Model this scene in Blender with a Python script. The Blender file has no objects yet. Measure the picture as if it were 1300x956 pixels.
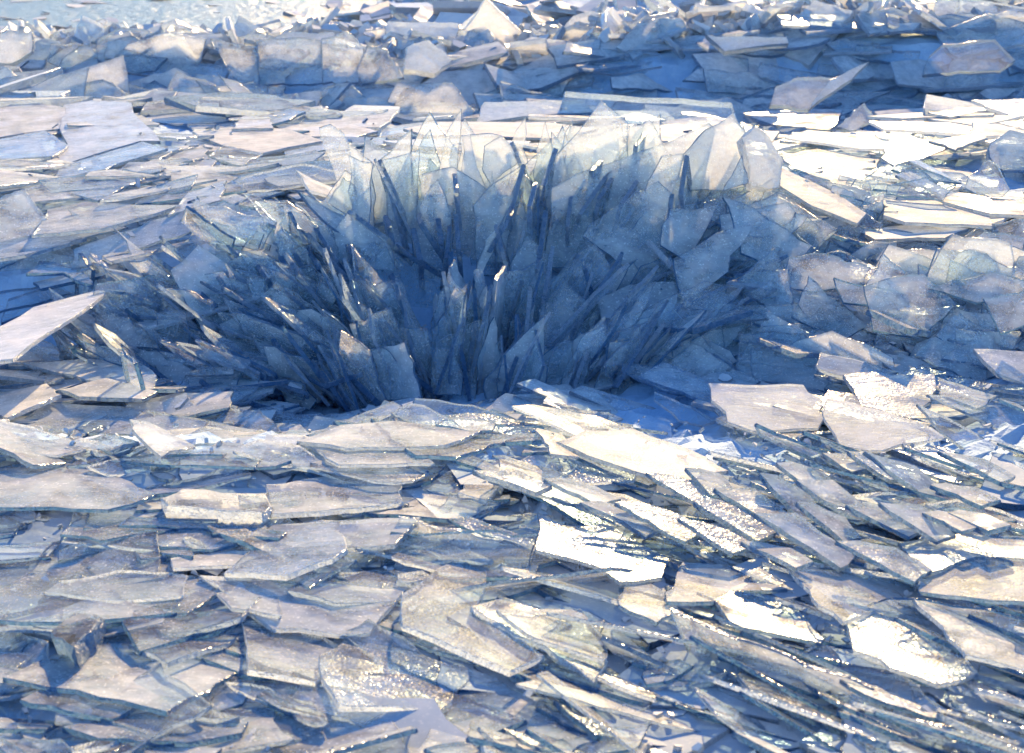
import bpy, math, random
import numpy as np
from mathutils import Vector, Matrix
from mathutils.bvhtree import BVHTree

random.seed(7)
R = math.radians
C = bpy.context.scene.collection
scene = bpy.context.scene

# ------------------------------------------------------------------ camera
CAM_H, PITCH, FPX = 1.6, R(16.95), 2061.0
CXP, CYP = 650.0, 478.0
cam_d = bpy.data.cameras.new('camera')
cam = bpy.data.objects.new('camera', cam_d)
C.objects.link(cam)
cam.location = (0, 0, CAM_H)
cam.rotation_euler = (math.pi / 2 - PITCH, 0, 0)
cam_d.sensor_width = 36
cam_d.lens = 36 * FPX / 1300
cam_d.clip_start = .05
cam_d.clip_end = 6000
cam_d.dof.use_dof = True
cam_d.dof.focus_distance = 5.6
cam_d.dof.aperture_fstop = 6.3
scene.camera = cam
EYE = Vector((0, 0, CAM_H))
FW = Vector((0, math.cos(PITCH), -math.sin(PITCH)))
UP = Vector((0, math.sin(PITCH), math.cos(PITCH)))

def ray(px, py):
    return (FW + Vector((1, 0, 0)) * ((px - CXP) / FPX) - UP * ((py - CYP) / FPX)).normalized()

def project(p):
    d = p - EYE
    z = d.dot(FW)
    if z < .1:
        return None
    return (CXP + FPX * d.x / z, CYP - FPX * d.dot(UP) / z, z)

# ----------------------------------------------------------------- terrain
COLS = [-500, 0, 200, 400, 650, 850, 1050, 1300, 1800]
ROWS = [
 (0.5,  [0, 0, 0, 0, 0, 0, 0, 0, 0]),
 (3.0,  [0, 0, 0, 0, 0, 0, 0, .03, .05]),
 (3.8,  [.03, .03, .05, .05, .03, .03, .05, .08, .1]),
 (4.4,  [.1, .1, .11, .1, .08, .05, .03, .06, .1]),
 (4.75, [-.02, -.02, -.05, -.1, -.08, 0, .02, .06, .1]),
 (5.3,  [-.03, -.03, -.03, -.12, -.12, -.02, .02, .06, .1]),
 (5.8,  [-.16, -.16, .08, .05, .0, .10, .14, .14, .14]),
 (6.3,  [.15, .17, .26, .25, .22, .26, .28, .26, .26]),
 (7.0,  [.25, .27, .3, .3, .3, .3, .32, .3, .3]),
 (8.5,  [.3, .3, .3, .3, .28, .28, .28, .33, .3]),
 (9.2,  [.32, .32, .32, .31, .28, .26, .26, .31, .3]),
 (9.9,  [.3, .3, .26, .08, -.03, -.08, -.12, .05, .1]),
 (10.6, [.08, .08, .05, -.03, -.1, -.15, -.15, -.05, .1]),
 (11.5, [-.1, -.1, -.1, -.1, -.15, -.2, -.2, -.1, 0]),
 (12.7, [-.05, -.05, -.08, -.1, -.15, -.15, -.15, -.1, .0]),
 (13.5, [.16, .16, .22, .22, .10, .32, .4, .42, .4]),
 (14.2, [.2, .2, .24, .24, .16, .38, .45, .45, .4]),
 (15.5, [.1, .1, .1, .12, .15, .3, .35, .4, .4]),
 (18.0, [-.55, -.55, -.5, -.3, .15, .2, .2, .2, .2]),
 (22.0, [-.8, -.8, -.8, -.6, .2, .3, .3, .3, .3]),
 (28.0, [-.8, -.8, -.8, -.7, .2, .2, .3, .2, .2]),
 (45.0, [-.9, -.9, -.9, -.9, -.1, .1, .1, .1, .1]),
 (70.0, [-.9, -.9, -.9, -.9, -.9, -.9, -.9, -.9, -.9]),
]
_ys = np.array([r[0] for r in ROWS]); _hs = np.array([r[1] for r in ROWS])
_us = (np.array(COLS) - CXP) / FPX

def _wob(x, y):
    return (math.sin(x * 3.1 + 1.3 * math.sin(y * 1.7)) * .018 + math.sin(y * 4.3 + x * 1.9) * .014
            + math.sin(x * 9.7 + y * 5.1) * .008)

def ground_z(x, y):
    yy = min(max(y, .5), 70)
    u = min(max(x / max(yy, .8), _us[0]), _us[-1])
    j = int(min(max(np.searchsorted(_ys, yy) - 1, 0), len(_ys) - 2))
    t = (yy - _ys[j]) / (_ys[j + 1] - _ys[j]); t = t * t * (3 - 2 * t)
    k = int(min(max(np.searchsorted(_us, u) - 1, 0), len(_us) - 2))
    s = (u - _us[k]) / (_us[k + 1] - _us[k]); s = s * s * (3 - 2 * s)
    a = _hs[j][k] * (1 - s) + _hs[j][k + 1] * s
    b = _hs[j + 1][k] * (1 - s) + _hs[j + 1][k + 1] * s
    amp = .3 if y < 4.7 else .75 if y < 16 else 2.2
    return float(a * (1 - t) + b * t) + amp * _wob(x, y)

def ground_hit(px, py):
    d = ray(px, py)
    t, last = 2.0, 2.0
    while t < 80:
        p = EYE + d * t
        if p.z < ground_z(p.x, p.y):
            break
        last = t; t *= 1.01
    lo, hi = last, t
    for _ in range(12):
        m = (lo + hi) / 2; p = EYE + d * m
        if p.z < ground_z(p.x, p.y): hi = m
        else: lo = m
    return EYE + d * lo

# --------------------------------------------------------------- materials
class NT:
    def __init__(s, name):
        s.m = bpy.data.materials.new(name); s.m.use_nodes = True
        s.t = s.m.node_tree; s.t.nodes.clear()
        s.out = s.t.nodes.new('ShaderNodeOutputMaterial')
    def n(s, typ, **kw):
        nd = s.t.nodes.new(typ)
        ins = kw.pop('ins', {})
        for k, v in kw.items(): setattr(nd, k, v)
        for k, v in ins.items():
            if isinstance(v, bpy.types.NodeSocket): s.t.links.new(v, nd.inputs[k])
            else: nd.inputs[k].default_value = v
        return nd
    def math(s, op, a, b=0.0, c=None, clamp=False):
        nd = s.t.nodes.new('ShaderNodeMath'); nd.operation = op; nd.use_clamp = clamp
        for i, v in enumerate((a, b) if c is None else (a, b, c)):
            if isinstance(v, bpy.types.NodeSocket): s.t.links.new(v, nd.inputs[i])
            else: nd.inputs[i].default_value = v
        return nd.outputs[0]
    def ramp(s, fac, stops):
        nd = s.t.nodes.new('ShaderNodeValToRGB')
        e = nd.color_ramp.elements
        while len(e) < len(stops): e.new(.5)
        for i, (p, c) in enumerate(stops):
            e[i].position = p
            e[i].color = (c, c, c, 1) if not isinstance(c, tuple) else (*c, 1)
        s.t.links.new(fac, nd.inputs[0])
        return nd.outputs[0]
    def mixc(s, f, a, b):
        nd = s.t.nodes.new('ShaderNodeMix'); nd.data_type = 'RGBA'
        for i, v in ((0, f), (6, a), (7, b)):
            if isinstance(v, bpy.types.NodeSocket): s.t.links.new(v, nd.inputs[i])
            else: nd.inputs[i].default_value = v if i == 0 else (*v, 1)
        return nd.outputs[2]
    def mixs(s, f, a, b):
        nd = s.t.nodes.new('ShaderNodeMixShader')
        for i, v in enumerate((f, a, b)):
            if isinstance(v, bpy.types.NodeSocket): s.t.links.new(v, nd.inputs[i])
            else: nd.inputs[i].default_value = v
        return nd.outputs[0]

def coords(N):
    """Object coordinates shifted by the plate's own random number; plus its frost and edge numbers."""
    at = N.n('ShaderNodeAttribute', attribute_name='plate')
    sep = N.n('ShaderNodeSeparateXYZ', ins={0: at.outputs['Vector']})
    tc = N.n('ShaderNodeTexCoord')
    off = N.n('ShaderNodeCombineXYZ', ins={0: N.math('MULTIPLY', sep.outputs[0], 31.7), 1: N.math('MULTIPLY', sep.outputs[0], 57.3), 2: N.math('MULTIPLY', sep.outputs[0], 11.9)})
    add = N.n('ShaderNodeVectorMath', operation='ADD', ins={0: tc.outputs['Object'], 1: off.outputs[0]})
    return add.outputs[0], sep.outputs[0], sep.outputs[1], sep.outputs[2]

CLEAR_COL, FROST_COL = (.74, .82, .90), (.93, .92, .90)
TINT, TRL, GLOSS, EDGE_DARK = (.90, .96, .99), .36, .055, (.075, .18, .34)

def mat_ice(clear=True):
    N = NT('clear_ice' if clear else 'milky_ice')
    co, rnd, frost, edge = coords(N)
    big = N.n('ShaderNodeTexNoise', ins={'Vector': co, 'Scale': 6.0, 'Detail': 2.0, 'Roughness': .62})
    # wind-scoured streaks of frost, stretched one way
    mp = N.n('ShaderNodeMapping', ins={'Vector': co, 'Rotation': (.3, .2, .7), 'Scale': (1.0, 1.9, 1.9)})
    st = N.n('ShaderNodeTexNoise', ins={'Vector': mp.outputs[0], 'Scale': 18.0, 'Detail': 2.0, 'Roughness': .8})
    f = N.math('MULTIPLY_ADD', big.outputs[0], 1.0, -.36)
    grain = N.n('ShaderNodeTexNoise', ins={'Vector': co, 'Scale': 130.0, 'Detail': 1.0})
    f = N.math('ADD', f, N.ramp(grain.outputs[0], [(.62, 0.0), (.72, .35)]))
    f = N.math('ADD', f, N.math('MULTIPLY_ADD', st.outputs[0], .5, -.27))
    f = N.math('ADD', f, frost)
    milk = N.math('MINIMUM', N.math('MAXIMUM', f, .10), .88)
    col = N.mixc(milk, CLEAR_COL, FROST_COL) if clear else N.mixc(milk, (.36, .45, .56), (.80, .80, .79))
    bump = N.n('ShaderNodeBump', ins={'Height': N.math('ADD', st.outputs[0], N.math('MULTIPLY', grain.outputs[0], .45)), 'Strength': .5, 'Distance': .008})
    dif = N.n('ShaderNodeBsdfDiffuse', ins={'Color': col})
    trl = N.n('ShaderNodeBsdfTranslucent', ins={'Color': N.mixc(milk, (.86, .84, .80), (.93, .90, .85)) if clear else col})
    if clear:
        body = N.mixs(TRL, dif.outputs[0], trl.outputs[0])
        tr = N.n('ShaderNodeBsdfTransparent', ins={'Color': (*TINT, 1)})
        sh = N.mixs(milk, tr.outputs[0], body)
    else:
        sh = N.mixs(.15, dif.outputs[0], trl.outputs[0])
    fr = N.n('ShaderNodeFresnel', ins={'IOR': 1.31})
    # some plates are slick, most are dulled by frost
    slick = N.ramp(N.math('ADD', rnd, N.math('MULTIPLY_ADD', big.outputs[0], 1.2, -.6)), [(.62, 0.0), (.85, 1.0)])
    rough = N.math('ADD', N.math('MULTIPLY_ADD', slick, -.30, .50), N.math('MULTIPLY_ADD', st.outputs[0], .5, -.25))
    rough = N.math('MAXIMUM', rough, .07)
    gl = N.n('ShaderNodeBsdfGlossy', ins={'Roughness': rough, 'Normal': bump.outputs[0], 'Color': (.95, .97, 1, 1)})
    fac = N.math('MULTIPLY', N.math('MINIMUM', fr.outputs[0], .4), N.math('MULTIPLY_ADD', slick, .34, GLOSS))
    sh = N.mixs(fac, sh, gl.outputs[0])
    N.t.links.new(sh, N.out.inputs[0])
    return N.m

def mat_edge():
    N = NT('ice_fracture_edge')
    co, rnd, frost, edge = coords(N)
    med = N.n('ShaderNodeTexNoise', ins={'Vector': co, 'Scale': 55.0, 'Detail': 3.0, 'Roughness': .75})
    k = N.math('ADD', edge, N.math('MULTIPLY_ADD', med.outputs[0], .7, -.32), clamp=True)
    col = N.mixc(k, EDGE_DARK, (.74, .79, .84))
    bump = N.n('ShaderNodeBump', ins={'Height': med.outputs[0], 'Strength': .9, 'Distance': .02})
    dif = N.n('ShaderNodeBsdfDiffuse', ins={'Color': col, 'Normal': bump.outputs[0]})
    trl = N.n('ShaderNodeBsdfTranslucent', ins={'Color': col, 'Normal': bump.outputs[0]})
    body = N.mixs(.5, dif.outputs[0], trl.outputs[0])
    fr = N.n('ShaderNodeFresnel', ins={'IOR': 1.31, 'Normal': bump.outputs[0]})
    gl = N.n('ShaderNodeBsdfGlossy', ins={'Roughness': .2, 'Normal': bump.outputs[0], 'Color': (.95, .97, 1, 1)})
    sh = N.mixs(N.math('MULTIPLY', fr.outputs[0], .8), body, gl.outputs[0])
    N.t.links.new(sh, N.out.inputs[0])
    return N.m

def mat_ground():
    N = NT('packed_slush_ice')
    tc = N.n('ShaderNodeTexCoord')
    no = N.n('ShaderNodeTexNoise', ins={'Vector': tc.outputs['Object'], 'Scale': 3.0, 'Detail': 8.0, 'Roughness': .65})
    col = N.ramp(no.outputs[0], [(.3, (.26, .42, .62)), (.55, (.45, .60, .76)), (.75, (.70, .78, .85))])
    bump = N.n('ShaderNodeBump', ins={'Height': no.outputs[0], 'Strength': .8, 'Distance': .08})
    b = N.n('ShaderNodeBsdfPrincipled', ins={'Base Color': col, 'Roughness': .9, 'Specular IOR Level': .15, 'Normal': bump.outputs[0]})
    N.t.links.new(b.outputs[0], N.out.inputs[0])
    return N.m

def mat_water():
    N = NT('cold_lake_water')
    tc = N.n('ShaderNodeTexCoord')
    no = N.n('ShaderNodeTexNoise', ins={'Vector': tc.outputs['Object'], 'Scale': 5.0, 'Detail': 5.0, 'Roughness': .6})
    bump = N.n('ShaderNodeBump', ins={'Height': no.outputs[0], 'Strength': 1.0, 'Distance': .1})
    b = N.n('ShaderNodeBsdfPrincipled', ins={'Base Color': (.13, .15, .12, 1), 'Roughness': .3, 'IOR': 1.33, 'Normal': bump.outputs[0]})
    N.t.links.new(b.outputs[0], N.out.inputs[0])
    return N.m

M_ICE, M_MILK, M_EDGE, M_GROUND, M_WATER = mat_ice(), mat_ice(False), mat_edge(), mat_ground(), mat_water()

# ------------------------------------------------------------ plate makers
PL = []      # every plate: dict(v, f, m, meta)

def jag(poly, seg, amp, rg, bend=.045):
    out = []
    n = len(poly)
    for i in range(n):
        a, b = poly[i], poly[(i + 1) % n]
        L = math.hypot(b[0] - a[0], b[1] - a[1])
        k = max(1, min(9, int(L / seg)))
        out.append(a)
        if k > 1 and L > 1e-6:
            nx, ny = -(b[1] - a[1]) / L, (b[0] - a[0]) / L
            bow = rg.uniform(-bend, bend) * L
            for q in range(1, k):
                t = (q + rg.uniform(-.3, .3)) / k
                d = rg.gauss(0, amp) + bow * 4 * t * (1 - t)
                out.append((a[0] + (b[0] - a[0]) * t + nx * d, a[1] + (b[1] - a[1]) * t + ny * d))
    return out

def slab(poly, o, a, b, n, t, rg, detail=1, milky=False, **meta):
    """A thick plate: outline poly in the (a, b) frame at o, thickness t centred on the plane."""
    ar = sum(poly[i][0] * poly[(i + 1) % len(poly)][1] - poly[(i + 1) % len(poly)][0] * poly[i][1] for i in range(len(poly)))
    if ar < 0: poly = poly[::-1]
    size = max(max(p[0] for p in poly) - min(p[0] for p in poly), max(p[1] for p in poly) - min(p[1] for p in poly))
    if detail: poly = jag(poly, max(.035, size * .12), min(.007, size * .016), rg, .012 if abs(n.z) < .7 else .03)
    m = len(poly)
    cx = sum(p[0] for p in poly) / m; cy = sum(p[1] for p in poly) / m
    v, f, mi = [], [], []
    if detail:
        ch = min(.0035, t * .16)
        def ring(h, inset, jit):
            for (x, y) in poly:
                dx, dy = x - cx, y - cy; L = math.hypot(dx, dy) or 1
                k = inset + rg.uniform(-jit, jit)
                v.append(o + a * (x - dx / L * k) + b * (y - dy / L * k) + n * h)
        ring(t / 2, ch, ch * .3)
        ring(t / 2 - ch, 0, ch * .3)
        ring(rg.uniform(-.2, .2) * t, -t * .03, t * .14)
        ring(-t / 2, ch * .4, t * .10)
        K = 4
    else:
        for h in (t / 2, -t / 2):
            for (x, y) in poly: v.append(o + a * x + b * y + n * h)
        K = 2
    face = 2 if milky else 0
    f.append(list(range(m))); mi.append(face)
    f.append(list(range((K - 1) * m, K * m))[::-1]); mi.append(face)
    for r in range(K - 1):
        for i in range(m):
            j = (i + 1) % m
            f.append([r * m + i, (r + 1) * m + i, (r + 1) * m + j, r * m + j]); mi.append(1)
    # outline is anticlockwise round n, so this winding faces outward
    meta.setdefault('frost', 0); meta.setdefault('edge', .25)
    PL.append(dict(v=v, f=f, m=mi, o=o, size=size, t=t, n=n.copy(), a=a.copy(), rnd=rg.random(), **meta))

def frame(az, el, rho):
    """Long axis from azimuth (0 = right, 90 = away) and elevation; normal = up, rolled rho about the axis."""
    a = Vector((math.cos(el) * math.cos(az), math.cos(el) * math.sin(az), math.sin(el)))
    z = Vector((0, 0, 1)) if abs(a.z) < .93 else Vector((0, -1, 0))
    n = (z - a * a.dot(z)).normalized()
    n = (Matrix.Rotation(rho, 3, a) @ n).normalized()
    return a, n.cross(a).normalized(), n

def rand_poly(L, W, rg, style=None):
    """Broken-plate outlines along x, roughly L by W, origin at the middle."""
    s = style or rg.choice(['dag', 'quad', 'poly', 'tri', 'quad', 'poly'])
    h = L / 2
    u = rg.uniform
    if s == 'dag':      # pointed at the +x end
        return [(-h, -W * u(.2, .5)), (h * u(.0, .5), -W * u(.35, .5)), (h, W * u(-.25, .25)), (h * u(-.2, .4), W * u(.3, .5)), (-h, W * u(.2, .5))]
    if s == 'spike':    # long narrow splinter
        return [(-h, -W * u(.2, .4)), (h * u(.3, .8), -W * u(.1, .3)), (h, W * u(-.1, .1)), (h * u(-.4, .1), W * u(.25, .4)), (-h, W * u(.15, .35))]
    if s == 'tri':
        return [(-h, -W * u(.2, .5)), (h, -W * u(-.2, .5)), (h * u(-.5, .3), W * .5), (-h * .9, W * u(.1, .4))]
    if s == 'quad':
        return [(-h, -W * u(.3, .5)), (h * u(.7, 1), -W * u(.3, .5)), (h, W * u(.1, .5)), (-h * u(.6, 1), W * u(.3, .5))]
    k = rg.randint(5, 7)
    st = u(0, 6.28)
    return [(h * math.cos(st + 6.283 * (i + u(-.28, .28)) / k) * u(.82, 1.05), W / 2 * math.sin(st + 6.283 * (i + u(-.28, .28)) / k) * u(.82, 1.1)) for i in range(k)]

# --- traced plates: outline given as seen in the photo, laid on a plane in the world
def on_plane(pts, o, n):
    out = []
    for (px, py) in pts:
        d = ray(px, py); dn = d.dot(n)
        t = (o - EYE).dot(n) / dn
        out.append(EYE + d * t)
    return out

def traced(pts, o, n, t, **meta):
    rg = random.Random(int(sum(p[0] * 7 + p[1] for p in pts)))
    P = on_plane(pts, o, n)
    c = sum(P, Vector()) / len(P)
    a = max(((P[i] - P[j]) for i in range(len(P)) for j in range(i)), key=lambda q: q.length).normalized()
    b = n.cross(a).normalized()
    poly = [((p - c).dot(a), (p - c).dot(b)) for p in P]
    if t < .045: t *= .42 if c.y < 4.8 else .6 if c.y < 9.3 else 1
    slab(poly, c, a, b, n, t, rg, traced=True, **meta)

def stand(pts, Y, lean=15, yaw=0, t=.018, **meta):
    """Standing plate facing the viewer: its middle stands Y metres away, top leaning away by lean, turned by yaw."""
    cx = sum(p[0] for p in pts) / len(pts); cy = sum(p[1] for p in pts) / len(pts)
    d = ray(cx, cy); o = EYE + d * (Y / d.y)
    n = Vector((math.sin(R(yaw)) * math.cos(R(lean)), -math.cos(R(yaw)) * math.cos(R(lean)), math.sin(R(lean))))
    traced(pts, o, n.normalized(), t, **meta)

def lie(pts, lift=.03, rise=0, roll=0, t=.022, Y=None, **meta):
    """Lying plate: rests on the ground under its outline, rising away by rise and to the right by roll degrees."""
    cx = sum(p[0] for p in pts) / len(pts); cy = sum(p[1] for p in pts) / len(pts)
    if Y is None: o = ground_hit(cx, cy)
    else:
        d = ray(cx, cy); o = EYE + d * (Y / d.y)
    o = o + (EYE - o).normalized() * (lift / max(.2, abs((EYE - o).normalized().z)))
    n = Vector((-math.sin(R(roll)), -math.sin(R(rise)), 1)).normalized()
    traced(pts, o, n, t, **meta)

def card(x0, y0, x1, y1, Y, L=.3, turn=0, w=.5, t=.02, **meta):
    """Plate seen edge on: the broken edge runs (x0, y0)-(x1, y1) in the photo, the sheet runs L metres away behind it."""
    rg = random.Random(int(x0 * 13 + y1))
    if y0 > 570: Y = ground_hit((x0 + x1) / 2, (y0 + y1) / 2 + 4).y - .16
    d0, d1 = ray(x0, y0), ray(x1, y1)
    p0 = EYE + d0 * ((Y + .08) / d0.y); p1 = EYE + d1 * ((Y - .05) / d1.y)
    a = (p0 - p1); H = a.length; a.normalize()
    back = Vector((math.sin(R(turn)), math.cos(R(turn)), 0)) + Vector(((p0.x) / Y, 0, 0))
    b = (back - a * back.dot(a)).normalized()
    n = a.cross(b).normalized()
    poly = [(0, 0), (H, 0), (H * rg.uniform(.75, 1.05), L * w), (H * rg.uniform(.3, .8), L), (0, L * rg.uniform(.7, 1))]
    meta.setdefault('edge', .0)
    if y0 > 570: t *= .7
    slab(poly, p1, a, b, n, t, rg, traced=True, cardlike=True, **meta)
# ------------------------------------------------- plates read off the photo
def S(lb, Y, pts, lean=14, yaw=0, **k): stand(pts, Y, lean, yaw, label=lb, **k)
def F(lb, pts, rise=0, roll=0, **k): lie(pts, rise=rise, roll=roll, label=lb, **k)
FR = .28   # extra milkiness of frosted plates
# --- the crown of the burst
S('narrow white spire topping the burst left of centre', 6.5, [(586,138),(585,174),(583,300),(548,300),(560,205),(568,166)], yaw=-8, frost=0.17)
S('pale upright plate just right of the narrow spire', 6.42, [(586,172),(597,171),(616,236),(612,330),(580,330)], yaw=6, frost=0.32)
S('round-topped clear plate on the burst crown', 6.38, [(486,203),(507,198),(533,190),(531,250),(525,340),(495,340)], yaw=-6, frost=.14)
S('milky triangle plate at the left crown end', 6.3, [(443,197),(474,207),(471,250),(470,320),(452,320)], yaw=-14, frost=0.17)
S('sharp-tipped plate highest at the left crown end', 6.42, [(444,181),(472,205),(476,300),(452,290)], yaw=-10, frost=0.22)
S('broad plate with a flat lit top edge', 6.3, [(536,221),(575,212),(606,231),(618,240),(600,360),(545,360)], lean=18, frost=0.14)
S('small clear spike in front of the flat-topped plate', 6.15, [(556,227),(573,275),(577,370),(535,370),(533,262)], lean=10, yaw=-6, frost=.14)
S('square-cornered plate left of the gap in the crown', 6.55, [(597,171),(636,172),(664,211),(645,310),(616,310)], yaw=8, frost=0.24)
S('tilted diamond plate in the gap of the crown', 6.48, [(615,185),(637,172),(660,206),(622,233),(612,216)], yaw=12, frost=0.34)
S('right-leaning plate with a dark right-hand rim', 6.2, [(664,209),(622,236),(600,262),(606,350),(640,350),(651,262)], yaw=14, frost=.14)
S('needle-like spire left of the tallest plate', 6.55, [(692,153),(698,176),(706,196),(702,270),(678,250),(681,190)], yaw=6, frost=0.22)
S('small clear tooth beside the needle-like spire', 6.5, [(700,167),(714,184),(716,250),(700,250)], yaw=15, frost=.14)
S('pale notch plate behind the tallest plate', 6.6, [(724,160),(738,160),(728,240),(710,240)], yaw=4, frost=0.32)
S('tallest plate of the burst with a diamond tip', 6.4, [(763,128),(797,155),(793,240),(772,330),(690,330),(690,232),(706,197),(735,166)], lean=16, yaw=8, frost=0.15, t=.022)
S('plate with curved top edge behind the tallest plate', 6.52, [(723,178),(758,172),(790,160),(796,260),(720,260)], yaw=2, frost=0.27)
S('stepped peak plate right of the tallest plate', 6.46, [(825,151),(833,164),(845,190),(852,290),(800,300),(796,200),(799,159),(812,159)], yaw=4, frost=0.22)
S('long sweeping plate with a curved upper rim', 6.3, [(755,214),(796,199),(823,189),(858,176),(900,156),(908,165),(885,260),(830,330),(760,310)], lean=20, yaw=10, frost=0.20, edge=.1)
S('blue-grey plate under the tallest plate', 6.12, [(700,239),(731,221),(752,214),(762,232),(742,340),(690,340)], lean=16, yaw=10, frost=.14)
S('many-cornered blue-grey plate right of centre', 6.0, [(835,230),(854,247),(847,330),(800,350),(740,300),(775,266)], lean=24, yaw=14, frost=.14)
S('glassy blade leaning right over the blue plate', 6.15, [(867,195),(840,198),(812,252),(845,264),(862,222)], lean=14, yaw=20, frost=.14)
S('big cream peak at the right of the crown', 6.35, [(930,143),(946,167),(950,236),(915,243),(875,242),(866,197),(896,164)], lean=20, yaw=12, frost=0.42, t=.026)
S('crusted frosty lump right of the cream peak', 6.3, [(954,162),(973,176),(983,193),(991,206),(988,222),(985,241),(952,240),(946,206),(938,177)], lean=26, yaw=24, frost=0.42, t=.05, edge=.9)
S('small triangle set between peak and frosty lump', 6.2, [(942,197),(950,233),(917,243)], lean=20, yaw=14, frost=0.22)
S('curved-edge plate bulging from the right flank', 5.75, [(854,329),(894,306),(927,291),(955,287),(944,308),(909,357),(870,382)], lean=34, yaw=16, edge=0, frost=.14)
S('folded-corner plate above the bulging plate', 5.95, [(850,265),(888,265),(913,258),(897,290),(870,332),(838,312)], lean=28, yaw=14, edge=0, frost=.14)
S('long plate with one arching dark rim', 5.9, [(917,251),(942,258),(988,285),(1030,313),(1000,350),(940,322)], lean=40, yaw=16, edge=0, frost=0.22)
S('pointed plate aimed right at the frosted bank', 6.0, [(913,274),(956,266),(1000,257),(1026,275),(995,305),(915,294)], lean=40, yaw=12, edge=0, frost=0.22)
S('wide roof-shaped plate on the right flank', 5.7, [(1001,328),(1046,322),(1105,340),(1095,366),(1030,371),(987,362)], lean=42, yaw=8, edge=0, frost=0.24)
S('small dark-rimmed peak on the right flank', 5.55, [(1122,323),(1156,353),(1150,373),(1099,363)], lean=40, yaw=4, edge=0, frost=0.24)
S('large corner plate below the dark-rimmed peak', 5.4, [(1096,364),(1173,349),(1213,387),(1166,430),(1108,420)], lean=46, yaw=4, edge=0, frost=.14)
S('low gable plate at the right picture edge', 5.45, [(1176,367),(1258,345),(1305,359),(1312,382),(1240,386)], lean=46, yaw=-4, edge=0, frost=0.22)
S('blue plate under the low gable plate', 5.2, [(1248,380),(1310,366),(1310,410),(1270,425)], lean=50, yaw=-6, edge=0, frost=.14)
S('dark-edged plate sliding down right', 5.5, [(1026,351),(1064,384),(1104,416),(1060,436),(1004,402)], lean=46, yaw=10, edge=0, frost=.14)
S('short plate beside the dark-edged sliding plate', 5.55, [(1058,353),(1100,364),(1137,377),(1120,392),(1070,385)], lean=50, yaw=6, edge=0, frost=0.27)
F('long glittering plate running down from the crown', [(992,214),(1036,235),(1100,273),(1088,286),(1030,263),(990,238)], rise=6, roll=-6, frost=0.32, lift=.08)
# --- the blue hollow of the burst
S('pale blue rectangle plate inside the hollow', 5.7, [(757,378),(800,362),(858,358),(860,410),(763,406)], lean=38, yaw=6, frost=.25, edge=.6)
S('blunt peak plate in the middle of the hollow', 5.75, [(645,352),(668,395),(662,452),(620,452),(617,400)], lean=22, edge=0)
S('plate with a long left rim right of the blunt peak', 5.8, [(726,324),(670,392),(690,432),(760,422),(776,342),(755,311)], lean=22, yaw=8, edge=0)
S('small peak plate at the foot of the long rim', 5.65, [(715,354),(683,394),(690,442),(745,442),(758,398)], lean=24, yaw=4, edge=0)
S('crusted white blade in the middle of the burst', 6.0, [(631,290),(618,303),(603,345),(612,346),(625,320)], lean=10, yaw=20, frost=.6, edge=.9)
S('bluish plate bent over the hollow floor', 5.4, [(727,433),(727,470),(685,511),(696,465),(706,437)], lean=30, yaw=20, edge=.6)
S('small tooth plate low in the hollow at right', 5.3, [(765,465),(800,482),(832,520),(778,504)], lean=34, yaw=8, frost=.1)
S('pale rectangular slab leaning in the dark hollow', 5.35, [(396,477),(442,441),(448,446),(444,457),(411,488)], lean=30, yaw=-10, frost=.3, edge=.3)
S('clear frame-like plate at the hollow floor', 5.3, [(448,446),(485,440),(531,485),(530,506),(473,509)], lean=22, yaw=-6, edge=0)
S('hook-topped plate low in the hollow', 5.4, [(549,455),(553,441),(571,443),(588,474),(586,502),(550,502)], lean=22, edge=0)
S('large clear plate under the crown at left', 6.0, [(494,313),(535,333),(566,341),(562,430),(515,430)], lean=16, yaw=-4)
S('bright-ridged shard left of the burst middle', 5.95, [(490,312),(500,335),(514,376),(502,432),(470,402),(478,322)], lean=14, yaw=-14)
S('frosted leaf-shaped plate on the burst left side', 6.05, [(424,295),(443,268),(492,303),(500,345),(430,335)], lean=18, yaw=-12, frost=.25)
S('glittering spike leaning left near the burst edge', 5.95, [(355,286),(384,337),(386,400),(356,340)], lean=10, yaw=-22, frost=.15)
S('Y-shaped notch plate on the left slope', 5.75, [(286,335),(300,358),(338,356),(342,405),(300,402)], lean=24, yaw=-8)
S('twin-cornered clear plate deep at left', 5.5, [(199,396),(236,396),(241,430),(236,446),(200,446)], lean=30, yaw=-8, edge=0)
# --- left side of the hollow
S('pale leaf-shaped slab on the left slope', 6.0, [(136,329),(163,331),(208,348),(235,369),(234,377),(208,371),(177,354)], lean=50, yaw=-10, frost=.5, edge=.8)
F('large pale slab pointing right at left edge', [(-20,430),(43,392),(130,369),(135,373),(83,411),(60,425),(17,458),(-20,462)], rise=-2, roll=10, frost=.5, edge=.7, Y=5.3, lift=.02)
F('flat pale slab under the pointing slab', [(30,463),(100,458),(166,453),(200,480),(195,497),(110,485)], rise=4, roll=-3, frost=.5, edge=.4)
F('frosty slab low at the left edge', [(-20,503),(60,489),(78,503),(10,533),(-20,526)], roll=8, frost=.5, edge=.7)
F('thin pale slab under the flat slab', [(75,497),(135,482),(200,499),(180,509),(100,506)], frost=.45, lift=.045)
F('long blue sheet along the foreground crest', [(60,513),(150,518),(250,533),(335,550),(300,557),(100,552),(20,541)], rise=5, frost=.15)
F('clear tongue plate by the hollow mouth', [(287,520),(330,523),(358,551),(267,545)], rise=10, frost=.1, lift=.05)
S('warm tan plate leaning on the left slope', 5.35, [(158,438),(200,446),(232,462),(262,480),(256,502),(238,503)], lean=34, yaw=-20, frost=.25, edge=0)
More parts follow.
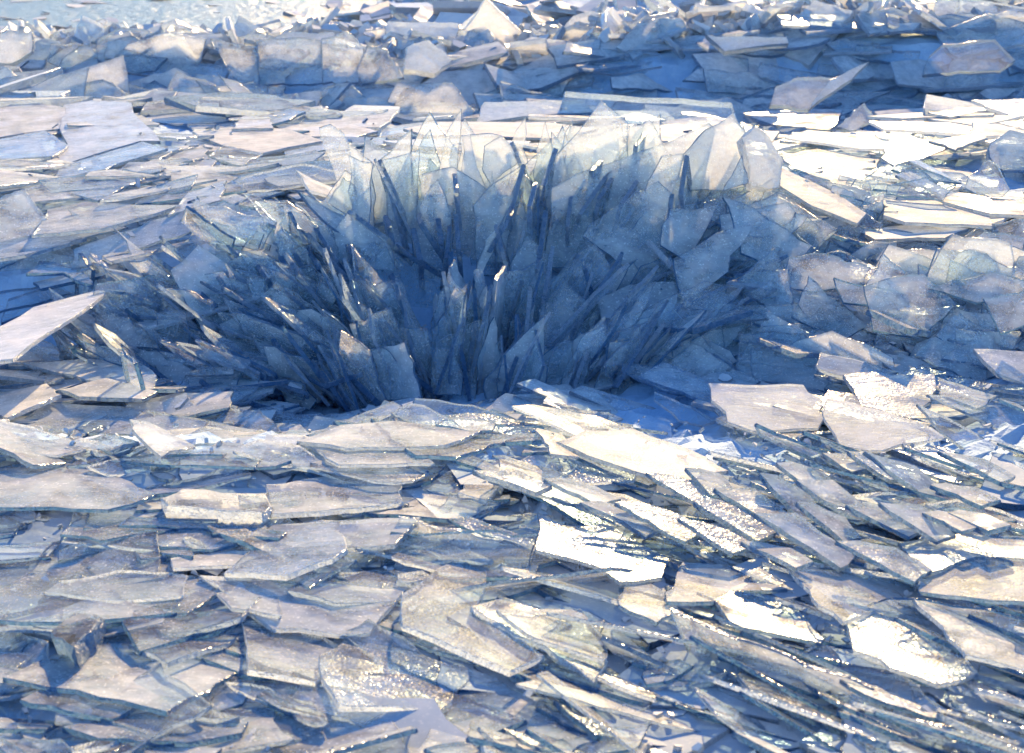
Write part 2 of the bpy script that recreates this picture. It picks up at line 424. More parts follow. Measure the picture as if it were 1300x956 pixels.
S('brownish clear plate above the tan plate', 5.5, [(125,398),(152,403),(195,424),(202,443),(162,439),(135,420)], lean=40, yaw=-18, frost=.15, edge=.1)
F('dark-rimmed plate over the black gap at left', [(33,349),(80,348),(118,364),(100,338),(50,333)], rise=6, edge=0, frost=.1, lift=.05)
# --- plateau behind, left
F('biggest cream plate on the left plateau', [(81,135),(119,129),(167,132),(181,156),(204,181),(179,181),(81,211),(73,200),(86,185)], rise=3.6, roll=4, frost=.45, t=.03)
F('cream slab at the far left edge', [(-20,145),(29,129),(84,138),(87,164),(38,170),(-20,180)], rise=3.6, frost=.45, t=.03)
F('lavender plate under the cream left slab', [(-20,181),(58,167),(86,187),(66,200),(-20,206)], rise=2.8, roll=3, frost=.2)
F('grey plate along the big cream plate', [(181,181),(213,190),(135,216),(63,234),(81,212)], rise=2.8, roll=5, frost=.15)
F('pale flat plate left of the far trough', [(212,147),(238,142),(302,147),(269,161),(200,155)], rise=0.8, frost=.5, lift=.06)
F('small white flat plate beside the trough', [(294,165),(308,149),(342,151),(347,164)], rise=1.2, frost=.5, lift=.06)
F('broad cream plate in the middle of the plateau', [(244,168),(300,162),(363,165),(411,180),(333,196),(285,187)], rise=1.6, frost=.5, lift=.05)
F('long white flat plate left of the crown', [(346,159),(450,160),(480,168),(450,176),(392,175)], rise=1.2, frost=.5, lift=.06)
F('bright white strip plate behind the crown', [(512,165),(560,156),(700,157),(760,165),(700,177),(540,173)], rise=1.2, frost=.6, lift=.07)
F('white strip plate behind the tallest plate', [(770,160),(880,163),(990,168),(980,182),(800,180)], rise=1.2, frost=.6, lift=.06)
F('blue triangle plate on the plateau', [(263,199),(283,186),(334,197),(308,212)], rise=0.8, roll=2, frost=.1)
F('pale blue wedge plate on the left slope', [(240,237),(277,213),(296,214),(288,230)], rise=4.0, roll=8, frost=.35, lift=.04)
F('cream wedge plate below the pale blue wedge', [(213,275),(238,247),(288,230),(281,256)], rise=4.0, roll=6, frost=.3, lift=.04)
F('white blocky plate left of the crown', [(338,222),(377,222),(367,243),(342,241)], rise=5.6, frost=.5, lift=.05, edge=1)
F('long thin bright plate running into the burst', [(375,217),(398,230),(460,254),(500,275),(460,263),(392,243)], rise=5.6, roll=-12, frost=.45, lift=.06, edge=.9)
F('grey sheet curving above the left slope', [(60,268),(106,258),(180,262),(230,262),(130,292),(40,300)], rise=3.2, roll=5, frost=.2, lift=.05)
F('wide grey plate at the left edge of slope', [(-10,312),(60,296),(110,304),(62,318),(-10,332)], rise=3.2, roll=6, frost=.2, lift=.06)
# --- bank at the right
F('long cream frosted slab on the right bank', [(1115,250),(1149,245),(1197,259),(1256,273),(1260,289),(1149,284),(1121,275)], rise=1.5, roll=-4, frost=.42, lift=.05, edge=.4)
F('cream slab at the right edge of the bank', [(1201,244),(1310,260),(1310,276),(1256,273),(1197,258)], rise=1.5, roll=-3, frost=.4, lift=.05, edge=.4)
S('lens-shaped blue plate on the right bank', 6.6, [(1126,236),(1176,225),(1214,236),(1197,257),(1171,252),(1125,247)], lean=46, edge=0)
F('flat blue plate beside the frosty lump', [(993,200),(1040,190),(1117,204),(1113,214),(1066,221),(1062,234),(1020,230)], rise=0.9, roll=-3, frost=.15, lift=.05)
F('pale flat plate on the right skyline', [(1125,183),(1150,172),(1173,180),(1206,187),(1171,203),(1134,211),(1119,202)], rise=1.1, frost=.3, lift=.06)
F('bright sliver plate behind the right bank', [(1178,180),(1241,171),(1254,176),(1213,192)], rise=1.1, roll=5, frost=.6, lift=.06)
S('rounded cream mound plate at the right edge', 7.6, [(1280,168),(1312,173),(1312,232),(1281,241),(1254,203),(1256,184)], lean=44, frost=.45, t=.05)
S('lavender arch plate on the right bank', 6.9, [(1233,222),(1254,203),(1266,209),(1282,241),(1269,253),(1217,243)], lean=44, frost=.1)
F('wide white plate below the right bank', [(1090,296),(1160,286),(1230,292),(1200,304),(1110,306)], rise=1.5, frost=.6, lift=.05)
# --- pale blue flats at right
F('large pale blue slab right of the hollow', [(899,488),(1020,490),(1041,507),(1039,545),(956,549),(923,537)], rise=8, frost=0.33, edge=.5, lift=.05)
F('narrow pale slab above the blue flats', [(1041,449),(1140,474),(1070,479),(1035,467)], rise=14, roll=-6, frost=0.27, edge=.6, lift=.07)
F('pale blue slab with a square right end', [(1070,478),(1186,477),(1188,497),(1170,538),(1093,517)], rise=9, roll=-3, frost=0.33, edge=.3, lift=.055)
F('notched pale blue slab nearest the foreground', [(1050,507),(1093,517),(1168,538),(1200,557),(1100,574),(1066,567),(1043,524)], rise=7, frost=0.33, edge=.6, lift=.045)
F('clear grey slab right of the square-ended slab', [(1190,480),(1266,504),(1240,520),(1192,502)], rise=10, roll=-4, frost=0.09, lift=.05)
F('pale slab cut off by the right edge', [(1235,445),(1310,448),(1310,494),(1266,477)], rise=12, roll=-5, frost=0.30, edge=.4, lift=.06)
F('dazzling sunlit plate at the right edge', [(1176,502),(1240,512),(1315,523),(1315,578),(1250,536)], rise=16, roll=-13, frost=0.15, edge=.4, Y=4.75)
F('grey shield-shaped plate under the dazzling plate', [(1163,514),(1200,530),(1240,552),(1280,577),(1236,581),(1193,548)], rise=14, roll=-14, frost=0.12, edge=.3, Y=4.6)
S('steep blue slab above the pale flats', 5.2, [(1161,452),(1217,397),(1262,430),(1250,492)], lean=48, yaw=10, frost=0.06)
S('deep blue slab above the large pale slab', 5.25, [(938,424),(1020,424),(1040,450),(1033,488),(933,485)], lean=52, yaw=0, frost=0.03)
S('long ribbed beam of ice low at right', 5.0, [(722,498),(738,491),(868,535),(962,560),(962,582),(850,561)], lean=48, yaw=12, frost=0.18, t=.035, edge=.5)
# --- foreground crest
F('brilliant white sheet in front of the hollow', [(706,563),(743,548),(803,546),(870,570),(925,600),(870,618),(780,592)], rise=-2.2, roll=-7, frost=0.28, edge=.3, lift=0.022, t=.026)
F('curled pale plate beside the white sheet', [(681,545),(713,553),(735,582),(698,578)], rise=-6.3, roll=-18, frost=0.17, lift=0.028)
F('long pale blue plate on the foreground crest', [(377,562),(433,541),(500,536),(612,548),(565,567),(440,571)], rise=-2.5, frost=0.25, edge=.4, lift=0.017)
F('small pale slab at the mouth of the hollow', [(362,555),(427,531),(430,540),(384,559)], rise=-3.1, roll=10, frost=0.28, edge=.4, lift=0.028)
F('cream plate in front of the long crest plate', [(376,565),(434,562),(530,572),(552,590),(430,592)], rise=-2.2, frost=0.19, edge=.6, lift=0.022)
F('bright pointed plate at the left crest', [(164,534),(187,537),(234,560),(248,568),(205,582),(180,560)], rise=-4.4, roll=-10, frost=0.19, edge=.4, lift=0.028)
# --- foreground field
F('thick slab with a pale rim in front left', [(205,643),(230,631),(337,637),(345,653),(334,662),(213,652)], rise=-1.9, frost=0.19, edge=.9, t=.045, lift=0.022)
F('wide cream slab under the crest', [(337,618),(440,605),(510,612),(512,640),(434,649),(345,656)], rise=-1.6, frost=0.19, edge=.7, t=.035, lift=0.019)
F('big lavender plate at the left', [(77,583),(110,589),(200,629),(137,649),(-20,645),(-20,600)], rise=-1.9, frost=0.11, edge=0, lift=0.022)
F('plate with a short bright front edge', [(284,731),(330,698),(400,663),(432,664),(441,700),(364,734)], rise=-2.2, roll=5, frost=0.11, edge=.95, t=.035, lift=0.022)
F('small bright diamond plate', [(274,755),(320,748),(354,760),(357,784),(294,774)], rise=-2.2, frost=0.19, edge=.6, lift=0.025)
F('clear plate with a pale lower rim', [(307,790),(370,795),(431,823),(400,869),(314,854)], rise=-2.5, roll=-5, frost=0.00, edge=.9, t=.03, lift=0.022)
F('wide clear plate at the lower left edge', [(-20,716),(85,706),(160,765),(225,780),(100,792),(-20,788)], rise=-1.3, frost=0.03, edge=0, lift=0.019)
F('dark sided block-like plate lower left', [(67,816),(100,790),(133,796),(98,836)], rise=-5.0, roll=12, frost=0.06, edge=.1, t=.05, lift=0.028)
F('biggest clear plate of the foreground', [(510,757),(555,725),(583,711),(617,732),(602,776),(690,836),(647,856),(510,797)], rise=-2.2, roll=-6, frost=0.00, edge=.85, t=.035, lift=0.030)
F('long clear plate with a glowing rim', [(597,773),(640,762),(720,790),(772,845),(755,865)], rise=-2.2, roll=-9, frost=0.03, edge=.95, t=.035, lift=0.025)
F('glinting plate right of the biggest clear plate', [(630,776),(737,775),(770,820),(767,842),(667,806)], rise=-2.2, roll=-8, frost=0.06, edge=.6, lift=0.036)
F('small hexagonal plate near the glinting plate', [(785,770),(793,736),(820,740),(863,776),(834,793)], rise=-2.8, roll=-5, frost=0.06, edge=.1, lift=0.033)
F('rough white plate in the middle foreground', [(682,652),(720,673),(770,666),(850,712),(840,735),(787,741),(760,722),(680,700)], rise=-2.5, roll=-6, frost=0.23, edge=.3, lift=0.028)
F('long grey strip plate below the crest', [(633,584),(700,597),(770,625),(792,651),(720,641),(620,611)], rise=-2.5, roll=-9, frost=0.17, edge=.4, lift=0.028)
F('shining white plate at lower right', [(1001,722),(1070,728),(1130,745),(1182,792),(1112,778),(1070,792),(1030,760)], rise=-3.1, roll=-12, frost=0.08, edge=.6, lift=0.028)
F('grey scratched plate lowest at right', [(1073,790),(1086,776),(1120,781),(1200,823),(1242,857),(1190,872),(1083,828)], rise=-1.9, roll=-5, frost=0.11, edge=.5, lift=0.030)
F('shining strip plate by the right edge', [(1158,761),(1230,786),(1315,830),(1315,856),(1226,834)], rise=-3.5, roll=-13, frost=0.11, edge=.6, lift=0.028)
F('grey veined plate at the right edge', [(1173,733),(1240,709),(1315,713),(1315,768),(1200,758),(1165,753)], rise=-1.9, roll=3, frost=0.11, edge=.1, lift=0.033)
F('white plate above the grey veined plate', [(1140,691),(1216,680),(1315,683),(1315,713),(1240,709),(1170,731)], rise=-2.2, roll=0, frost=0.25, edge=.2, lift=0.025)
F('grey speckled plate left of the shining plate', [(906,763),(929,750),(1006,766),(1046,813),(1043,819),(933,797)], rise=-1.9, roll=-4, frost=0.11, edge=.1, lift=0.030)
F('broad grey plate above the speckled plate', [(866,716),(940,720),(1000,750),(929,752),(906,766),(846,766)], rise=-1.9, roll=-3, frost=0.11, edge=.1, lift=0.025)
F('pale plate along the lower picture edge', [(440,812),(520,826),(600,858),(560,905),(430,900),(405,850)], rise=-1.9, roll=-4, frost=0.03, edge=.8, t=.03, lift=0.019)
# --- ridges beyond
S('square pale block on the far left ridge', 12.8, [(-10,42),(42,42),(42,67),(17,82),(-10,82)], lean=24, frost=.4, t=.06)
S('blue pointed slab at the foot of the far wall', 12.2, [(277,95),(300,104),(334,127),(305,129)], lean=30, frost=.4, t=.04)
S('smaller blue slab beside the pointed slab', 12.3, [(249,103),(275,115),(300,128),(267,129)], lean=30, frost=.35, t=.04)
S('tall blue slab in the far left wall', 13.0, [(267,50),(300,56),(327,60),(329,112),(295,104)], lean=24, yaw=-6, frost=.15, t=.05)
S('wide deep blue slab in the far wall', 13.1, [(327,54),(380,48),(408,52),(410,106),(329,110)], lean=22, yaw=6, frost=.1, t=.05)
S('blue facet slab right in the far wall', 12.9, [(453,88),(466,58),(492,64),(513,100),(460,108)], lean=30, frost=.1, t=.05)
S('steep slab between the two far facets', 13.05, [(408,50),(440,40),(462,60),(456,106),(410,107)], lean=24, frost=.12, t=.05)
S('frosty pyramid block on the far ridge', 12.7, [(516,63),(543,54),(573,79),(551,97),(513,91)], lean=34, yaw=10, frost=.45, t=.08, edge=.8)
S('wide square-cornered slab on the far right slope', 12.6, [(1171,97),(1180,72),(1196,58),(1262,52),(1288,78),(1270,92)], lean=30, yaw=-8, frost=-.1, t=.06)
S('pale blue raft slab high on the right slope', 12.9, [(896,47),(999,50),(1001,58),(919,68)], lean=50, frost=.5, t=.05)
S('bright sliver slab leaning on the blue slope', 11.6, [(1053,103),(1103,80),(1080,103),(1026,141)], lean=46, yaw=10, frost=.5, t=.04)
S('broad blue slab on the right slope', 11.9, [(983,113),(1013,100),(1079,103),(1026,141),(976,136)], lean=48, frost=.2, t=.04)
F('pale blue flat slab in the right trough', [(943,147),(1019,141),(1069,143),(1053,168),(979,161)], rise=6, frost=.45, t=.04, lift=.1)
S('tilted blue slab at the trough edge', 10.9, [(1060,164),(1096,132),(1111,153),(1083,168)], lean=40, yaw=12, frost=.25, t=.04)
S('small pale slab beside the tilted blue slab', 10.8, [(1115,153),(1150,147),(1123,171)], lean=50, frost=.5, t=.04)
F('oval blue flat slab behind the tallest plate', [(720,145),(760,130),(850,132),(872,143),(850,158),(760,160)], rise=4, frost=.4, t=.04, lift=.08)
F('flat blue slab behind the narrow spire', [(460,140),(560,132),(680,138),(670,152),(520,156)], rise=3, frost=.35, t=.04, lift=.08)
S('white fin standing on the far right ridge', 13.5, [(1240,36),(1246,22),(1256,44),(1254,54),(1238,52)], lean=20, frost=.5, t=.06)

# --- plates seen edge on: (x0, y0, x1, y1, distance, length back, turn, width, edge tone)
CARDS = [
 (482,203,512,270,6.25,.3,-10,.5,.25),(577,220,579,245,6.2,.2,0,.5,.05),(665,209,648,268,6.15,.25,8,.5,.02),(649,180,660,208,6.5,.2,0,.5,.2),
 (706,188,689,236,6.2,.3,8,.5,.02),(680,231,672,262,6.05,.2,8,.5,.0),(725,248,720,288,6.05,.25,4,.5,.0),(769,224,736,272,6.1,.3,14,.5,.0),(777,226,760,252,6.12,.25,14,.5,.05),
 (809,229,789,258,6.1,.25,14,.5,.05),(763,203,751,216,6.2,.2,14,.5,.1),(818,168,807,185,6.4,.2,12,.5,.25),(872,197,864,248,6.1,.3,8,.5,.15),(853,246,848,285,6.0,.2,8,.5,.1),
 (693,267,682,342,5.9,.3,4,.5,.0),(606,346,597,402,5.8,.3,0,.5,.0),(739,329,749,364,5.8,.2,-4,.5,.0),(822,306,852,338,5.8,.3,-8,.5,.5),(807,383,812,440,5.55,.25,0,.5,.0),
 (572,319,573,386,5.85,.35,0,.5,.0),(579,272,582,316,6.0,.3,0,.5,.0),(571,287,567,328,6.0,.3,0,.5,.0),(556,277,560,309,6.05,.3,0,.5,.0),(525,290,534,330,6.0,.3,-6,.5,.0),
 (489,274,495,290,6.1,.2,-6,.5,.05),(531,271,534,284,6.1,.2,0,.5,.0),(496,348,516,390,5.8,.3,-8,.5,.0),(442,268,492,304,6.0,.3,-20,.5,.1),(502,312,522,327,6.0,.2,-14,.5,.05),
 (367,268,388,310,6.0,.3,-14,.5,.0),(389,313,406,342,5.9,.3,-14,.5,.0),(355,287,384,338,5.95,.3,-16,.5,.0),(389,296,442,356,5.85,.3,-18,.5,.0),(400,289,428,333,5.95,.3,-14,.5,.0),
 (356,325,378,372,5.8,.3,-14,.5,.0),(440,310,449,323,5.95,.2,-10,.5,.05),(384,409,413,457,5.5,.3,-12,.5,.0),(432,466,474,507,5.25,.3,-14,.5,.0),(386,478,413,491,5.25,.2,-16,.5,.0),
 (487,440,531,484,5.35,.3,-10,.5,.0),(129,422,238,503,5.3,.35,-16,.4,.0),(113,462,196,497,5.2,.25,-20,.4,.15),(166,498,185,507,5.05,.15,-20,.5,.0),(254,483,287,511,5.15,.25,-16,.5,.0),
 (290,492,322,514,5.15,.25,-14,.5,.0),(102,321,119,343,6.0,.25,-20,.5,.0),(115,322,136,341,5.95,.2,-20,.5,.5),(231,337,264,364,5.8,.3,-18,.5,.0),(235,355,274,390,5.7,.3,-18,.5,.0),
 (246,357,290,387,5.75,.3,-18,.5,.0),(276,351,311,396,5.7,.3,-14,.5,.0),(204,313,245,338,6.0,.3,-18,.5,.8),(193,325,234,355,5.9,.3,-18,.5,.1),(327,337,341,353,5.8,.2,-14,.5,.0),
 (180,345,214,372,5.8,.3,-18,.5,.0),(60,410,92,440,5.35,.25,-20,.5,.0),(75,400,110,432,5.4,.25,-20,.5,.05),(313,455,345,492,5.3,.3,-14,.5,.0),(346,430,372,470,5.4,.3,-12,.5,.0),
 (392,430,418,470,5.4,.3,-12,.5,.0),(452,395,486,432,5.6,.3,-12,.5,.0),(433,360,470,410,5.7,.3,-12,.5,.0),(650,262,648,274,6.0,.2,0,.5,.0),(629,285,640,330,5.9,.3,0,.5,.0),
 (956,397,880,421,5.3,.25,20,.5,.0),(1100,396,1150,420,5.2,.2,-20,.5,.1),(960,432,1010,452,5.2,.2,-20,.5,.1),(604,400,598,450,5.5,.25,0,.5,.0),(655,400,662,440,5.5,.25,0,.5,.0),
 # the leaning cards of the right foreground
 (1060,689,1160,741,3.95,.3,24,.5,.15),(963,603,1016,664,4.35,.3,26,.5,.2),(1073,643,1153,684,4.15,.3,24,.5,.15),(1170,653,1221,677,4.1,.25,22,.5,.1),(1203,654,1254,677,4.15,.2,22,.5,.1),
 (1180,618,1246,645,4.3,.25,22,.5,.05),(1096,575,1187,647,4.4,.32,24,.5,.3),(1043,578,1081,602,4.45,.25,22,.5,.15),(869,596,901,631,4.4,.25,24,.5,.1),(956,654,1066,724,4.05,.3,26,.5,.3),
 (905,622,986,672,4.2,.3,26,.5,.2),(880,640,960,690,4.1,.3,26,.5,.25),(985,590,1045,634,4.35,.3,24,.5,.25),(1010,612,1090,664,4.25,.3,24,.5,.3),(820,602,900,650,4.3,.3,24,.5,.3),
 (780,640,870,690,4.1,.3,24,.5,.2),(735,640,820,682,4.15,.3,20,.5,.3),(940,690,1010,724,3.95,.2,24,.5,.3),(1115,640,1190,690,4.15,.3,22,.5,.3),(1075,575,1130,612,4.45,.25,20,.5,.3),
 (1190,575,1270,615,4.4,.25,20,.5,.05),(1010,640,1070,690,4.1,.25,26,.5,.2),(860,660,930,705,4.0,.25,24,.5,.25),(690,610,760,645,4.25,.25,18,.5,.4),(600,600,680,628,4.3,.25,12,.5,.6),
]
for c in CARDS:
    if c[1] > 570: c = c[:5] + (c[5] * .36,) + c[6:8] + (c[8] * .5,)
    card(*c[:7], w=c[7], edge=max(c[8], .28 if c[1] < 262 else .12 if c[1] < 300 else 0), t=random.Random(c[0]).uniform(.015, .022), frost=.02 if c[4] > 4.6 else .2)  # cards high in the crown: sunlight on them put into a paler edge tone
# --------------------------------------------------- the rest of the rubble
rg = random.Random(21)
CR = Vector((-.2, 5.15, -.12))       # the middle of the burst

def put(x, y, L, W, az, el, rho, t, lift=.0, style=None, detail=1, **k):
    a, b, n = frame(az, el, rho)
    o = Vector((x, y, ground_z(x, y) + lift))
    slab(rand_poly(L, W, rg, style), o, a, b, n, t, rg, detail, **k)

def upx(x, y): return 650 + FPX * x / y

# the burst: plates radiate up and outward from its middle
for i in range(420):
    ang = R(rg.uniform(-10, 190)); r = rg.uniform(.12, 1.0)
    x = CR.x + math.cos(ang) * r * 1.45; y = CR.y + .15 + max(0, math.sin(ang)) * r * 1.15 + rg.uniform(-.05, .1)
    ux = upx(x, y)
    if y < 4.95 or ux > 980 or ux < 90: continue
    side = (x - CR.x)
    lean_x = max(-1.15, min(1.1, side * (1.75 if side < 0 else 1.15))) + rg.gauss(0, .14)
    ax = Vector((math.sin(lean_x), .22 + .25 * max(0, y - 5.5) + rg.gauss(0, .12), math.cos(lean_x))).normalized()
    if rg.random() < .62: n0 = Vector((rg.gauss(0, .3), -1, rg.gauss(.1, .2)))       # faces the viewer
    else: n0 = Vector((1 if rg.random() < .5 else -1, rg.gauss(0, .35), rg.gauss(0, .3)))     # seen edge on
    n = (n0 - ax * ax.dot(n0)).normalized(); b = n.cross(ax).normalized()
    h = rg.uniform(.2, .48) * (1.0 if abs(lean_x) < .5 else .85)
    crown = max(0.0, min(1.0, (y - 5.3) / .8))
    h *= .75 + .35 * crown
    if ux < 400: h *= .62 + .38 * max(0, (ux - 200) / 200)
    if ux > 820: h *= .75
    W = h * rg.uniform(.35, .85)
    o = Vector((x, y, ground_z(x, y) + h * .33))
    slab(rand_poly(h, W, rg, rg.choice(['dag', 'spike', 'tri', 'dag', 'spike', 'quad'])), o, ax, b, n, rg.uniform(.008, .014), rg, 1,
         frost=rg.choice([-.1, -.05, .05, .15, .3]), edge=rg.choice([0, .1, .2, .3, .5]), zone='burst')

for i in range(300):
    ang = R(rg.uniform(0, 185)); r = rg.uniform(.15, 1.0)
    x = CR.x - .12 + math.cos(ang) * r * 1.35; y = CR.y + .1 + max(0, math.sin(ang)) * r * 1.05
    ux = upx(x, y)
    if y < 4.95 or ux > 930 or ux < 80 or (ux > 540 and rg.random() < .5): continue
    side = x - CR.x
    lean_x = max(-1.15, min(1.0, side * (1.75 if side < 0 else 1.15))) + rg.gauss(0, .2)
    ax = Vector((math.sin(lean_x), .15 + rg.gauss(0, .16), math.cos(lean_x))).normalized()
    n0 = Vector((1 if rg.random() < .5 else -1, rg.gauss(0, .22), rg.gauss(0, .2)))
    n = (n0 - ax * ax.dot(n0)).normalized()
    h = rg.uniform(.16, .42) * (.7 if ux < 380 else 1)
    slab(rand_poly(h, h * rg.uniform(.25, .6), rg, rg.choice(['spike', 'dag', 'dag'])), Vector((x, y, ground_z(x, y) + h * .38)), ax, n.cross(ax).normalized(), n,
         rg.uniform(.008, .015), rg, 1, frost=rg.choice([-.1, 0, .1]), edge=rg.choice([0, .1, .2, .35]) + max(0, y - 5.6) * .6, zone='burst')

# the crest of the crown: pointed milky plates overlapping one another, lit from behind
for i in range(165):
    ux = rg.uniform(430, 1140); y = rg.uniform(5.95, 6.75); x = (ux - 650) / FPX * y
    lean_x = min(.85, (ux - 640) / 380 * .62) + rg.gauss(0, .2)
    ax = Vector((math.sin(lean_x), .25 + rg.gauss(0, .1), math.cos(lean_x))).normalized()
    n0 = Vector((rg.gauss(0, .35), -1, rg.gauss(.1, .15)))
    n = (n0 - ax * ax.dot(n0)).normalized()
    h = rg.uniform(.28, .54) * (1 - .35 * max(0, abs(ux - 720) / 300 - .45)) * (1 if ux < 1000 else .62)
    slab(rand_poly(h, h * rg.uniform(.4, .9), rg, rg.choice(['dag', 'tri', 'dag', 'tri', 'spike'])), Vector((x, y, ground_z(x, y) + h * .36)), ax, n.cross(ax).normalized(), n,
         rg.uniform(.008, .014), rg, 1, frost=rg.choice([-.1, .0, .1, .25]), edge=rg.choice([.0, .1, .25]), zone='crest')

def field(N, y0, y1, u0, u1, fn, p=1.0):
    for i in range(N):
        y = y0 + (y1 - y0) * rg.random() ** p
        ux = rg.uniform(u0, u1)
        fn((ux - 650) / FPX * y, y, ux)

def g(m, s): return R(rg.gauss(m, s))

# foreground sheet of broken plates
def fore(x, y, ux):
    L = rg.uniform(.10, .22) if rg.random() < .45 else rg.uniform(.22, .5)
    k = max(0, min(1, (ux - 560) / 350))
    if rg.random() < .2 + .7 * k:
        az = g(-36, 9); rho = g(-24 * k - 3, 8); el = g(-5, 4); w = rg.uniform(.15, .4); L *= 1 + .25 * k
    else:
        az = g(rg.choice([-12, 8, 190]), 30); rho = g(0, 4.5); el = g(0, 4); w = rg.uniform(.3, .8)
    if rg.random() < .07: rho += g(0, 30)
    put(x, y, L, L * w, az, el, rho, rg.uniform(.006, .013), lift=rg.uniform(-.015, .022),
        frost=rg.choice([-.15, -.05, .0, .1, .25]), edge=rg.choice([.0, .0, .15, .4, .8]), zone='fore')
field(950, 2.3, 4.75, -180, 1480, fore)
def forebig(x, y, ux):
    L = rg.uniform(.3, .6)
    put(x, y, L, L * rg.uniform(.5, .8), R(rg.uniform(0, 360)), g(0, 3), g(0, 4), rg.uniform(.01, .02), lift=rg.uniform(-.03, -.01),
        frost=rg.choice([0, .15, .3]), edge=rg.choice([0, .3, .9]), zone='fore', milky=True)
field(160, 2.3, 4.8, -200, 1500, forebig)

# blue flats left of the burst and right of it
def flats(x, y, ux):
    L = rg.uniform(.2, .5)
    if ux < 450: az, rho, el = g(15, 18), g(4, 9), g(3, 6)
    else: az, rho, el = g(-18, 20), g(8, 12), g(-2, 6)
    put(x, y, L, L * rg.uniform(.3, .7), az, el, rho, rg.uniform(.008, .014), lift=rg.uniform(.0, .03),
        frost=rg.choice([0, .1, .3, .45]), edge=rg.choice([0, .1, .3, .6]), zone='flats')
field(150, 4.6, 5.5, -200, 330, flats)
field(190, 4.6, 5.5, 700, 1500, flats)
field(90, 4.5, 5.0, 330, 780, flats)

# slope right of the burst: plates leaning back toward the bank
def rslope(x, y, ux):
    L = rg.uniform(.18, .5)
    if rg.random() < .72: az, rho, el = g(-20, 16), g(50 if y < 6.5 else 34, 14), g(-12, 8)
    else: az, rho, el = g(-30, 16), g(4, 14), g(-10, 8)
    put(x, y, L, L * rg.uniform(.4, .75), az, el, rho, rg.uniform(.007, .013), lift=rg.uniform(.0, .10),
        frost=rg.choice([-.05, .05, .15, .25]), edge=rg.choice([0, 0, .1, .3]), zone='rslope')
field(420, 5.2, 7.0, 880, 1500, rslope)

# slope left of the burst: sheets rising to the right
def lslope(x, y, ux):
    if ux < 105 and 5.5 < y < 6.05: return
    L = rg.uniform(.25, .75)
    if y < 6.5 and rg.random() < .7: az, rho, el = g(150, 12), g(-30, 18), g(26, 9)
    else: az, rho, el = g(24, 12), g(4, 6), g(4, 4)
    put(x, y, L, L * rg.uniform(.25, .6), az, el, rho, rg.uniform(.007, .013), lift=rg.uniform(.0, .06),
        frost=rg.choice([0, .1, .2, .35]), edge=rg.choice([0, .1, .2, .5]), zone='lslope')
field(300, 5.4, 8.9, -200, 430, lslope)

# plateau behind
def plateau(x, y, ux):
    L = rg.uniform(.25, .85)
    put(x, y, L, L * rg.uniform(.4, .8), R(rg.uniform(0, 360)), g(0, 3), g(0, 4), rg.uniform(.010, .018), lift=rg.uniform(.0, .05),
        frost=rg.choice([.1, .25, .4]), edge=rg.choice([.3, .5, .8]), zone='plateau')
field(260, 6.6, 9.2, 380, 1500, plateau)
field(120, 7.0, 9.2, -200, 420, plateau)

# far trough, with slabs leaning on its sunless slope
def trough(x, y, ux):
    L = rg.uniform(.35, 1.2)
    k = ux > 560
    az = g(8, 16); rho = g(4, 8) if y < 12 and not k else g(14, 12)
    put(x, y, L, L * rg.uniform(.3, .6), az, g(2, 7), rho, rg.uniform(.025, .05), lift=rg.uniform(.0, .08),
        frost=rg.choice([.05, .2, .4, .55]), edge=rg.choice([.2, .4, .6]), zone='trough', detail=1)
field(340, 9.2, 12.9, -250, 1550, trough)

def ridge(x, y, ux):
    L = rg.uniform(.15, .7)
    put(x, y, L, L * rg.uniform(.35, .8), R(rg.uniform(0, 360)), g(8, 18), g(18, 28), rg.uniform(.03, .06), lift=rg.uniform(.0, .14),
        frost=rg.choice([.1, .25, .4, .5]), edge=rg.choice([.4, .7, 1]), zone='ridge', detail=1)
field(430, 13.4, 15.8, -250, 1550, ridge)
def wall(x, y, ux):
    L = rg.uniform(.3, .95)
    k = ux > 560
    if k: L *= 1.25
    put(x, y, L, L * (rg.uniform(.25, .5) if k else rg.uniform(.4, .75)), g(8 if k else 0, 22), g(2, 8), g(28 if k else 48, 14), rg.uniform(.02, .035), lift=rg.uniform(.02, .1),
        frost=rg.choice([.0, .15, .35, .5]), edge=rg.choice([.2, .4, .6]), zone='ridge', detail=1)
field(300, 12.2, 13.7, -250, 1550, wall)
def ridgechip(x, y, ux):
    L = rg.uniform(.06, .2)
    put(x, y, L, L * rg.uniform(.4, .9), R(rg.uniform(0, 360)), g(10, 30), g(10, 40), rg.uniform(.02, .05), lift=rg.uniform(.03, .16),
        frost=rg.choice([.3, .5]), edge=rg.choice([.6, .9, 1]), zone='ridge', detail=0, milky=True)
field(900, 13.5, 15.8, -250, 1550, ridgechip)
def far(x, y, ux):
    L = rg.uniform(.3, 1.2)
    put(x, y, L, L * rg.uniform(.3, .8), R(rg.uniform(0, 360)), g(4, 12), g(10, 18), rg.uniform(.03, .08), lift=rg.uniform(.0, .15),
        frost=rg.choice([.2, .4, .5]), edge=rg.choice([.5, .9]), zone='far', detail=0, milky=True)
field(900, 15.5, 45, 380, 1600, far)

# loose ice drifting on the open water
for i in range(600):
    y = rg.uniform(17, 90); ux = rg.uniform(-250, 560); x = (ux - 650) / FPX * y
    a, b, n = frame(R(rg.uniform(0, 360)), g(0, 5), g(0, 6)); L = rg.uniform(.15, .8)
    slab(rand_poly(L, L * .6, rg, 'poly'), Vector((x, y, -.445)), a, b, n, .012, rg, 0, frost=.4, edge=.8, zone='far', milky=True)

